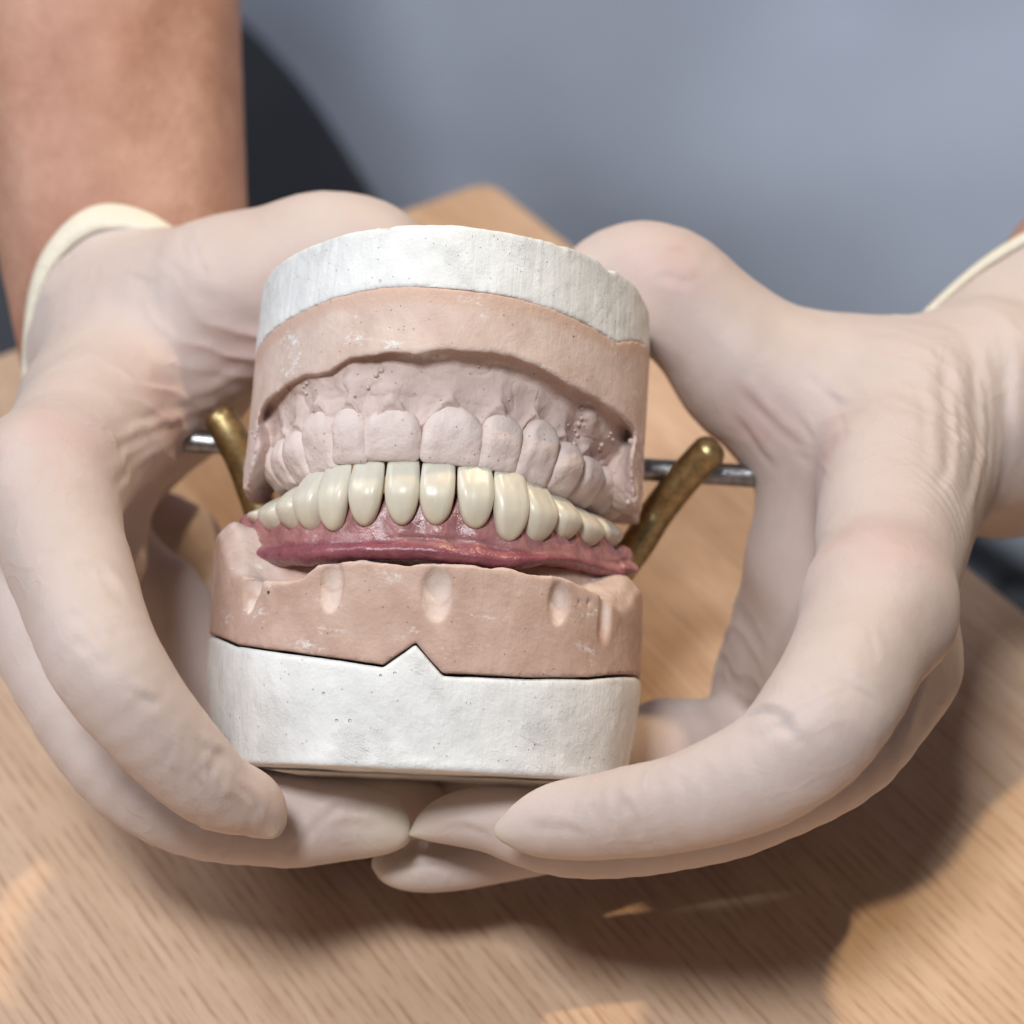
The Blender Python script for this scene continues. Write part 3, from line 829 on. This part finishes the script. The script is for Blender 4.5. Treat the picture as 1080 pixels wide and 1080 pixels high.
def ridge_line(v, a, b, w, amp):
    a = np.asarray(a); b = np.asarray(b); e = b - a; t = np.clip(((v - a) @ e) / (e @ e), 0, 1)
    d = np.linalg.norm(v - a - np.outer(t, e), axis=1); return amp * np.exp(-(d / w) ** 2) * (.4 + .6 * t)
def surf(v, px, py):
    s_ = FPX / (DIST - v[:, 2]); d = (540 + v[:, 0] * s_ - px) ** 2 + (540 - v[:, 1] * s_ - py) ** 2
    k = np.where(d < 36)[0]
    return v[k[np.argmax(v[k, 2])]] if len(k) else v[np.argmin(d)]
def creases(v, N, lines):
    """latex folds: each a bent line of surface points with a sharp valley beside a soft ridge"""
    out = np.zeros(len(v)); wv = np.stack([fbm(v + 31, 4, 1), fbm(v + 57, 4, 1), fbm(v + 83, 4, 1)], 1) * .5
    for (pts, w, amp) in lines:
        P = spline([surf(v, *p) for p in pts], 5) if len(pts) > 2 else [surf(v, *p) for p in pts]
        P = np.array(P); L = len(P) - 1
        lo_, hi_ = P.min(0) - 6, P.max(0) + 6; k = np.where(((v > lo_) & (v < hi_)).all(1))[0]
        if not len(k): continue
        q = v[k] + wv[k]; best = np.full(len(k), 1e9); tt = np.zeros(len(k)); sd = np.zeros(len(k))
        for i in range(L):
            e = P[i + 1] - P[i]; t = np.clip(((q - P[i]) @ e) / (e @ e + 1e-9), 0, 1); r_ = q - P[i] - np.outer(t, e); d = np.linalg.norm(r_, axis=1)
            m = d < best; best = np.where(m, d, best); tt = np.where(m, (i + t) / L, tt); sd = np.where(m, np.einsum('ij,ij->i', np.cross(e / np.linalg.norm(e), r_), N[k]), sd)
        fade = seg_s(0, .3, tt) * seg_s(1, .7, tt) if amp < 9 else 1
        out[k] += amp * fade * (-np.exp(-(sd / w) ** 2) + .8 * np.exp(-((sd - 1.7 * w) / (1.3 * w)) ** 2)) * (best < 6 * w + 2) * np.exp(-np.maximum(best - np.abs(sd), 0))
    return out
def rand_creases(rs, boxes, n):
    L = []
    for (x0, y0, x1, y1, ang, sp_) in boxes:
        for _ in range(n):
            u = rs.rand(); x = x0 + (x1 - x0) * u + rs.uniform(-sp_, sp_); y = y0 + (y1 - y0) * u + rs.uniform(-sp_, sp_)
            a = R(ang + rs.uniform(-28, 28)); l = rs.uniform(14, 36); bx = rs.uniform(-6, 6)
            L.append(([(x - l * math.cos(a), y - l * math.sin(a)), (x + bx, y + bx), (x + l * math.cos(a), y + l * math.sin(a))], rs.uniform(.5, .8), rs.uniform(.07, .20)))
    return L
def ch(L): return [J(*q) for q in L]
def hand(palm, fingers, thumb, sleeve, lo, hi, h=.62, kp=7):
    ax, G = grid(lo, hi, h)
    P = None
    for a, b in palm:
        c = capsule(G, a[0], b[0], a[1], b[1]); P = c if P is None else smin(P, c, 6)
    D = smin(P, chain(G, thumb, 5), 10)
    Fg = None
    for f in fingers:
        c = chain(G, f, 3.5); Fg = c if Fg is None else smin(Fg, c, .9)
    D = smin(D, Fg, kp)
    (a, b, ra, rb), (A_, n_) = sleeve
    b2 = a + (b - a) * 1.0
    S_ = capsule(G, a, b2, ra + 1.3, rb + 1.3); pl = (G[0] - f32(A_[0])) * f32(n_[0]) + (G[1] - f32(A_[1])) * f32(n_[1]) + (G[2] - f32(A_[2])) * f32(n_[2])
    D = smin(D, smax(S_, pl, .6), 4.0); D = smax(D, pl - .3 - 40 * seg_s(14, 0, G[1]), .6)
    v, F = surface_nets(D, lo, h)
    return relax(v, F, 20), F

# forearm cones (author space) shared by the arms, the glove sleeves and the cuffs
le, re_ = np.array([-112, 330, 150.]), np.array([320, 310, 150.])
lw, rw = V2W(J(150, 368, -90)), V2W(J(1056, 440, -80))
def cone(w_, e_, r0, r1, f=.45): 
    a = W2V(w_); b = W2V(w_ + (e_ - w_) * f); return a, b, r0, r1
FL, FR = cone(lw, le, 21, 31), cone(rw, re_, 21, 31)
def hit(px, py, F, off=1.5):
    o = np.array([0, 0, DIST]); d = J(px, py, 0) - o; d = d / np.linalg.norm(d); t = DIST - 40
    a, b, ra, rb = F; ab = b - a
    for _ in range(80):
        p = o + d * t; u = (p - a) @ ab / (ab @ ab); u = max(u, 0); q = np.linalg.norm(p - a - u * ab) - (ra + u * (rb - ra)) - off
        t += max(q, 0) * .8
        if q < .02: break
    return p
def plane3(px3, F, inside):
    A_, B_, C_ = [hit(x, y, F) for x, y in px3]; n = np.cross(B_ - A_, C_ - A_); n /= np.linalg.norm(n)
    if n @ (inside - A_) > 0: n = -n
    return A_, n
PLL = plane3([(34, 330), (104, 232), (178, 252)], FL, J(120, 480, -60))
PLR = (hit(1050, 271, FR), np.array([.16, .16, -.97]) / np.linalg.norm([.16, .16, -.97]))
def cuff_ring(F, P, off=1.7):
    a, b, ra, rb = F; ab = b - a; ax_ = ab / np.linalg.norm(ab); u = np.cross(ax_, [0, 0, 1.]); u /= np.linalg.norm(u); w_ = np.cross(ax_, u); A_, n = P
    pts = []
    for i in range(120):
        g = 2 * math.pi * i / 120; dr_ = u * math.cos(g) + w_ * math.sin(g); base = a + dr_ * (ra + off); sl = ab + dr_ * (rb - ra)
        t = ((A_ - base) @ n) / (sl @ n); t = min(max(t, -.25 + .42 * float(seg_s(.0, -.6, dr_[1]))), .75); rr = .35 * math.sin(5 * g) + .25 * math.sin(11 * g + 1)
        pts.append((base + sl * t + dr_ * rr * .5, dr_))
    V = []; Fc = []; B = 12
    for p, dr_ in pts:
        for k in range(B):
            q = 2 * math.pi * k / B; V.append(p + dr_ * 1.0 * math.cos(q) + ax_ * 2.9 * math.sin(q))
    for i in range(120):
        for k in range(B): Fc.append([i * B + k, ((i + 1) % 120) * B + k, ((i + 1) % 120) * B + (k + 1) % B, i * B + (k + 1) % B])
    return np.array(V), Fc

# photo-left hand (the wearer's right)
wl = J(162, 386, -84, 92)
Lpalm = [(wl, J(52, 505, -22, 74)), (wl, J(30, 560, -48, 66)), (wl, J(40, 600, -75, 60)), (wl, J(140, 362, -78, 92)),
         (J(52, 505, -22, 72), J(40, 600, -75, 62)), (J(95, 430, -62, 70), J(105, 585, -58, 52)),
         (J(164, 384, -84, 90), J(144, 354, -99, 88))]
Lthumb = ch([(156, 352, -80, 92), (232, 322, -66, 94), (290, 292, -62, 76), (345, 263, -60, 61), (400, 272, -60, 55), (440, 300, -60, 40)])
Lfing = [ch([(48, 515, -12, 75), (97, 662, 8, 61), (134, 730, 12, 57), (190, 798, 8, 51), (227, 832, 4, 44), (262, 846, 0, 36), (280, 862, -2, 22), (287, 875, -2, 9)]),
         ch([(25, 560, -45, 62), (55, 685, -30, 60), (124, 795, -22, 56), (200, 848, -20, 52), (300, 866, -20, 47), (365, 864, -22, 41), (400, 869, -22, 31), (425, 882, -22, 8)]),
         ch([(60, 590, -75, 56), (165, 628, -78, 48), (222, 735, -70, 45), (300, 842, -58, 46), (400, 852, -52, 42), (432, 850, -50, 38)]),
         ch([(90, 560, -98, 50), (190, 575, -100, 44), (245, 700, -94, 42), (320, 800, -80, 42), (400, 815, -74, 38)])]
loL = np.array([-118., -82, -135]); hiL = np.array([-5., 84, 26])
v, F = hand(Lpalm, Lfing, Lthumb, (FL, PLL), loL, hiL)
N = normals(v, F)
disp = fbm(v, 22, 3) * .55
web0, web1 = J(170, 440, -55), J(70, 500, -40)
disp += ripple(v, N, J(190, 405, -50), J(150, 500, -50), 14, 9.0, .5, 1.)
disp += ripple(v, N, J(262, 330, -45), J(225, 425, -50), 15, 12, .4, 2.)
disp += ripple(v, N, J(60, 330, -70), J(110, 270, -80), 20, 10., .2)
disp += ridge_line(v, J(252, 828, 6), J(286, 876, 0), 1.2, .7)
disp += ridge_line(v, J(352, 842, -16), J(418, 880, -20), 1.6, .8)
disp -= ridge_line(v, J(215, 812, 14), J(240, 800, 12), 1.5, .5)
rsL = np.random.RandomState(21)
disp += creases(v, N, [([(250, 418), (190, 428), (110, 452)], 1.1, .45), ([(238, 436), (180, 450), (95, 492)], 1.0, .5), ([(205, 452), (160, 474), (120, 520)], .9, .4), ([(255, 390), (215, 405), (160, 410)], 1.2, .3),
    ([(210, 770), (222, 790), (246, 800)], .8, .35), ([(340, 872), (365, 850), (400, 850)], .9, .4), ([(345, 882), (380, 870), (418, 876)], .8, .35), ([(296, 905), (330, 880), (345, 850)], .9, .22), ([(60, 590), (110, 600), (140, 640)], 1.1, .22),
    ([(250, 830), (268, 846), (284, 868)], .7, .35), ([(228, 846), (250, 850), (272, 872)], .7, .25)] + rand_creases(rsL, [(60, 560, 150, 760, 25, 30), (150, 760, 250, 840, 115, 18), (190, 880, 380, 880, 100, 10), (90, 300, 280, 250, 60, 40)], 7))
v2 = v + N * disp[:, None]
at = {'flush': gauss(v, [(J(280, 380, -50), 13), (J(200, 430, -45), 10), (J(262, 850, 0), 6), (J(60, 480, -10), 9)]), 'thick': gauss(v, [(J(280, 874, 0), 3.), (J(420, 880, -20), 6), (J(268, 845, 4), 2.4)]),
      'smudge': gauss(v, [(J(178, 828, 16), 4.2), (J(215, 835, 14), 4.2), (J(222, 803, 14), 1.6)])}
gl_l = person_part('glove', tw(v2), F, M_GL, at)

# photo-right hand (the wearer's left)
wr = J(1040, 434, -64, 106)
wm = J(958, 452, -54, 90)
Rpalm = [(wm, wr), (wm, J(928, 642, 2, 72)), (wm, J(930, 688, -24, 66)), (wm, J(905, 720, -50, 62)), (J(905, 450, -62, 88), J(875, 600, -55, 82)),
         (wr, J(905, 448, -62, 90)), (J(932, 690, -24, 64), J(850, 700, -62, 74)), (J(870, 600, -58, 80), J(800, 720, -75, 50)),
         (wr, J(1084, 420, -85, 112))]
Rthumb = ch([(905, 448, -62, 90), (800, 394, -60, 80), (748, 345, -58, 66), (698, 300, -58, 62), (650, 292, -60, 52), (600, 320, -60, 40)])
Rfing = [ch([(930, 642, 5, 71), (880, 738, 20, 70), (822, 803, 22, 62), (735, 842, 18, 55), (650, 860, 10, 47), (592, 866, 5, 39), (560, 872, 3, 28), (532, 876, 2, 10)]),
         ch([(940, 700, -25, 62), (897, 785, -15, 58), (800, 842, -10, 53), (700, 871, -12, 50), (600, 880, -15, 46), (520, 864, -18, 38), (470, 866, -20, 29), (432, 880, -20, 7)]),
         ch([(905, 740, -50, 58), (820, 825, -46, 52), (680, 860, -44, 52), (560, 886, -38, 41), (475, 906, -34, 34), (425, 914, -32, 25), (400, 910, -32, 10)]),
         ch([(880, 740, -75, 50), (790, 785, -70, 46), (700, 792, -62, 52), (610, 822, -58, 48), (500, 838, -58, 40), (455, 842, -60, 36)])]
loR = np.array([-32., -82, -125]); hiR = np.array([118., 68, 32])
v, F = hand(Rpalm, Rfing, Rthumb, (FR, PLR), loR, hiR)
N = normals(v, F)
disp = fbm(v + 40, 22, 3) * .55
disp += ripple(v, N, J(975, 480, -20), J(1130, 400, -50), 36, 9.5, .12, .5) * (1 + .6 * vnoise(v / 9))
disp += ripple(v, N, J(1000, 560, -10), J(1120, 500, -30), 16, 4., .15, 2.)
disp -= ridge_line(v, J(770, 410, -38), J(848, 500, -22), 2.2, .9)
disp += ripple(v, N, J(760, 640, -55), J(720, 760, -60), 14, 11., .35)
disp -= ridge_line(v, J(783, 757, 14), J(838, 765, 34), 1.1, .7)
disp -= ridge_line(v, J(850, 590, -20), J(900, 560, -8), 2., .7)
disp += ridge_line(v, J(560, 876, 8), J(532, 876, 2), 1.4, .5)
rsR = np.random.RandomState(22)
disp += creases(v, N, [([(985, 345), (1002, 400), (1004, 470), (988, 530)], 1.1, .38), ([(1012, 330), (1032, 400), (1034, 480), (1012, 555)], 1.1, .42), ([(1046, 320), (1064, 400), (1060, 500)], 1.1, .38), ([(960, 370), (978, 430), (975, 500)], 1.0, .22),
    ([(1025, 345), (1046, 420), (1046, 520)], .8, .25), ([(995, 370), (1016, 430), (1018, 500)], .8, .22),
    ([(770, 405), (805, 445), (852, 500)], 1.0, .4), ([(760, 430), (790, 470), (815, 500)], .9, .3), ([(775, 757), (800, 748), (838, 766)], .8, .45), ([(790, 775), (820, 768), (850, 790)], .8, .2),
    ([(548, 868), (580, 872), (620, 880)], .7, .25), ([(640, 830), (650, 850), (640, 880)], .9, .18), ([(455, 880), (490, 880), (520, 890)], .8, .3), ([(412, 920), (450, 912), (500, 915)], .8, .25), ([(840, 600), (900, 572), (950, 590)], 1.3, .3),
    ([(690, 285), (715, 290), (735, 300)], .9, .2), ([(700, 262), (720, 262), (740, 275)], .9, .15), ([(745, 640), (735, 700), (715, 745)], .9, .4), ([(770, 650), (752, 700), (735, 740)], .9, .35)]
    + rand_creases(rsR, [(580, 868, 760, 840, 95, 14), (780, 800, 930, 680, 60, 32), (820, 400, 960, 500, 40, 50)], 7))
v2 = v + N * disp[:, None]
at = {'flush': gauss(v, [(J(835, 480, -35), 9), (J(800, 440, -45), 7), (J(700, 270, -45), 8), (J(930, 600, 6), 10)]), 'thick': gauss(v, [(J(532, 876, 2), 4.5), (J(432, 880, -20), 5), (J(402, 912, -32), 5), (J(1100, 400, -80), 15)]),
      'smudge': np.zeros(len(v))}
gl_r = person_part('glove', tw(v2), F, M_GL, at)

# cuffs
def torus(c, n, up_, R1, R2, r, fl=1.6):
    n = np.array(n, float); n /= np.linalg.norm(n); u = np.cross(up_, n); u /= np.linalg.norm(u); w = np.cross(n, u)
    V = []; F = []; A, B = 96, 14
    for i in range(A):
        a = 2 * math.pi * i / A; rr = 1 + .015 * math.sin(3 * a + 1) + .01 * math.sin(7 * a)
        cc = c + u * R1 * rr * math.cos(a) + w * R2 * rr * math.sin(a); o = (u * math.cos(a) + w * math.sin(a))
        for k in range(B):
            b = 2 * math.pi * k / B; V.append(cc + o * r * math.cos(b) + n * r * fl * math.sin(b))
    for i in range(A):
        for k in range(B): F.append([i * B + k, ((i + 1) % A) * B + k, ((i + 1) % A) * B + (k + 1) % B, i * B + (k + 1) % B])
    return np.array(V), F
for (fp, pl, g) in ((FL, PLL, gl_l), (FR, PLR, gl_r)):
    V, F_ = cuff_ring(fp, pl); person_part('cuff', tw(V), F_, M_CU, None, g)
for g in (gl_l, gl_r):
    for c in g.children: c.matrix_parent_inverse = Matrix.Identity(4)
# cuff verts were stored relative to PO, same as the glove: parents share the origin

# body: arms + torso as one surface (world mm)
def body():
    lo = np.array([-330., -20, -180]); hi = np.array([420., 640, 480]); h = 4.
    ax, G = grid(lo, hi, h)
    ls, rsd = np.array([-150, 540, 320.]), np.array([290, 540, 320.])
    ml = lw + (le - lw) * .45; mr = rw + (re_ - rw) * .45
    D = chain(G, [(lw, 21), (ml, 31), (le, 37), (ls, 50)], 12)
    D = smin(D, chain(G, [(rw, 21), (mr, 31), (re_, 38), (rsd, 50)], 12), 12)
    T = chain(G, [(np.array([90, 590, 300.]), 110), (np.array([90, 590, 60.]), 100), (np.array([90, 590, -80.]), 100)], 30)
    T = smin(T, capsule(G, ls, rsd, 55, 55), 30)
    D = smin(D, T, 25)
    v, F = surface_nets(D, lo, h)
    N = normals(v, F); v = v + N * (fbm(v * np.array([1, .35, .5]), 30, 2) * 1.6)[:, None]
    for (x0, y0, x1, y1, am, w_) in ((150, 235, 200, -60, -2.6, 7), (205, 240, 225, -60, 1.8, 6), (60, 215, 20, -60, -1.6, 9)):
        v = v + N * ridge_line(v, V2W(J(x0, y0, -66)), V2W(J(x1, y1, -125)), w_, am)[:, None]
    person_part('body', v, F, M_SK)
body()
def shirt():
    lo = np.array([-300., 100, -300]); hi = np.array([520., 760, 500]); h = 5.
    ax, G = grid(lo, hi, h); X, Y, Z = G
    ls, rsd = np.array([-150, 540, 320.]), np.array([290, 540, 320.])
    sc = lambda q: np.array(q, float)
    D = chain(G, [(sc([85, 590, 300]), 165), (sc([100, 590, 100]), 165), (sc([110, 590, -60]), 175)], 30)
    D = smin(D, chain(G, [(sc([100, 590, 200]), 150), (sc([180, 520, -20]), 130), (sc([300, 360, -150]), 130)], 30), 60)
    D = smin(D, chain(G, [(sc([0, 620, 60]), 130), (sc([12, 520, -100]), 122), (sc([140, 470, -150]), 130), (sc([230, 420, -170]), 130)], 30), 40)
    D = smin(D, chain(G, [(ls, 68), (ls * .45 + le * .55 + np.array([0, 10, 10]), 66)], 20), 30)
    D = smin(D, chain(G, [(rsd, 68), (rsd * .45 + re_ * .55 + np.array([0, 10, 10]), 66)], 20), 30)
    D = np.maximum(D, -280 - Z)
    v, F = surface_nets(D, lo, h); N = normals(v, F)
    fold = 16 * fbm(v * np.array([1, .6, .6]) , 90, 2)
    w = (v @ np.array([.55, 0, .85])) ; fold += 7 * np.sin(w / 15 + 1.5 * fbm(v, 120, 2)) * seg_s(-.2, .5, fbm(v + 90, 130, 1))
    fold = fold + 9 * fbm(v + 300, 55, 1)
    v = v + N * fold[:, None]
    person_part('shirt', v, F, M_SH)
shirt()
def trousers():
    lo = np.array([-330., 30, -420]); hi = np.array([460., 720, 60]); h = 6.
    ax, G = grid(lo, hi, h)
    a = lambda *q: np.array(q, float)
    D = chain(G, [(a(-30, 600, -160), 100), (a(-150, 330, -175), 82), (a(-190, 130, -190), 70)], 20)
    D = smin(D, chain(G, [(a(150, 600, -160), 100), (a(250, 330, -235), 82), (a(290, 130, -240), 70)], 20), 20)
    D = smin(D, capsule(G, a(-30, 600, -140), a(150, 600, -140), 130, 130), 30)
    v, F = surface_nets(D, lo, h); v = v + normals(v, F) * (fbm(v, 60, 2) * 7)[:, None]
    person_part('trousers', v, F, M_TR)
trousers()

# ================================================================== LIGHT, CAMERA
w = bpy.data.worlds.new('World'); bpy.context.scene.world = w; w.use_nodes = True
w.node_tree.nodes['Background'].inputs[0].default_value = (.80, .88, 1, 1); w.node_tree.nodes['Background'].inputs[1].default_value = .085
def area(name, loc, target, size, power, col, sy=None):
    l = bpy.data.lights.new(name, 'AREA'); l.size = size; l.energy = power; l.color = col
    if sy: l.shape = 'RECTANGLE'; l.size_y = sy
    o = bpy.data.objects.new(name, l); C.objects.link(o); o.location = loc
    o.rotation_euler = (Vector(target) - Vector(loc)).to_track_quat('-Z', 'Y').to_euler(); return o
area('warm_lamp', (.56, .84, 1.42), (0, 0, .05), .06, 13, (1, .74, .42))
area('ceiling_panel', (-.22, -.58, 1.38), (0, 0, .05), .24, 17.5, (.93, .97, 1))
area('shirt_fill', (-.62, .18, .80), (.02, .50, -.12), .35, 4.0, (.87, .92, 1))  # added cool fill lamp from the left to brighten the shirt, not a window

cam = bpy.data.cameras.new('Camera'); co = bpy.data.objects.new('Camera', cam); C.objects.link(co)
cam.sensor_width = 36; cam.lens = 36 * FPX / 1080; cam.clip_start = .02; cam.clip_end = 30
M4 = Matrix.Identity(4)
for i in range(3):
    for j in range(3): M4[i][j] = VIEW[i, j]
    M4[i][3] = CAM[i] / 1000
co.matrix_world = M4
cam.dof.use_dof = True; cam.dof.focus_distance = (DIST + 2) / 1000; cam.dof.aperture_fstop = 15
S = bpy.context.scene; S.camera = co
S.render.engine = 'CYCLES'
S.view_settings.view_transform = 'Standard'; S.view_settings.look = 'None'; S.view_settings.exposure = 0; S.view_settings.gamma = 1
S.cycles.max_bounces = 8; S.cycles.use_denoising = True
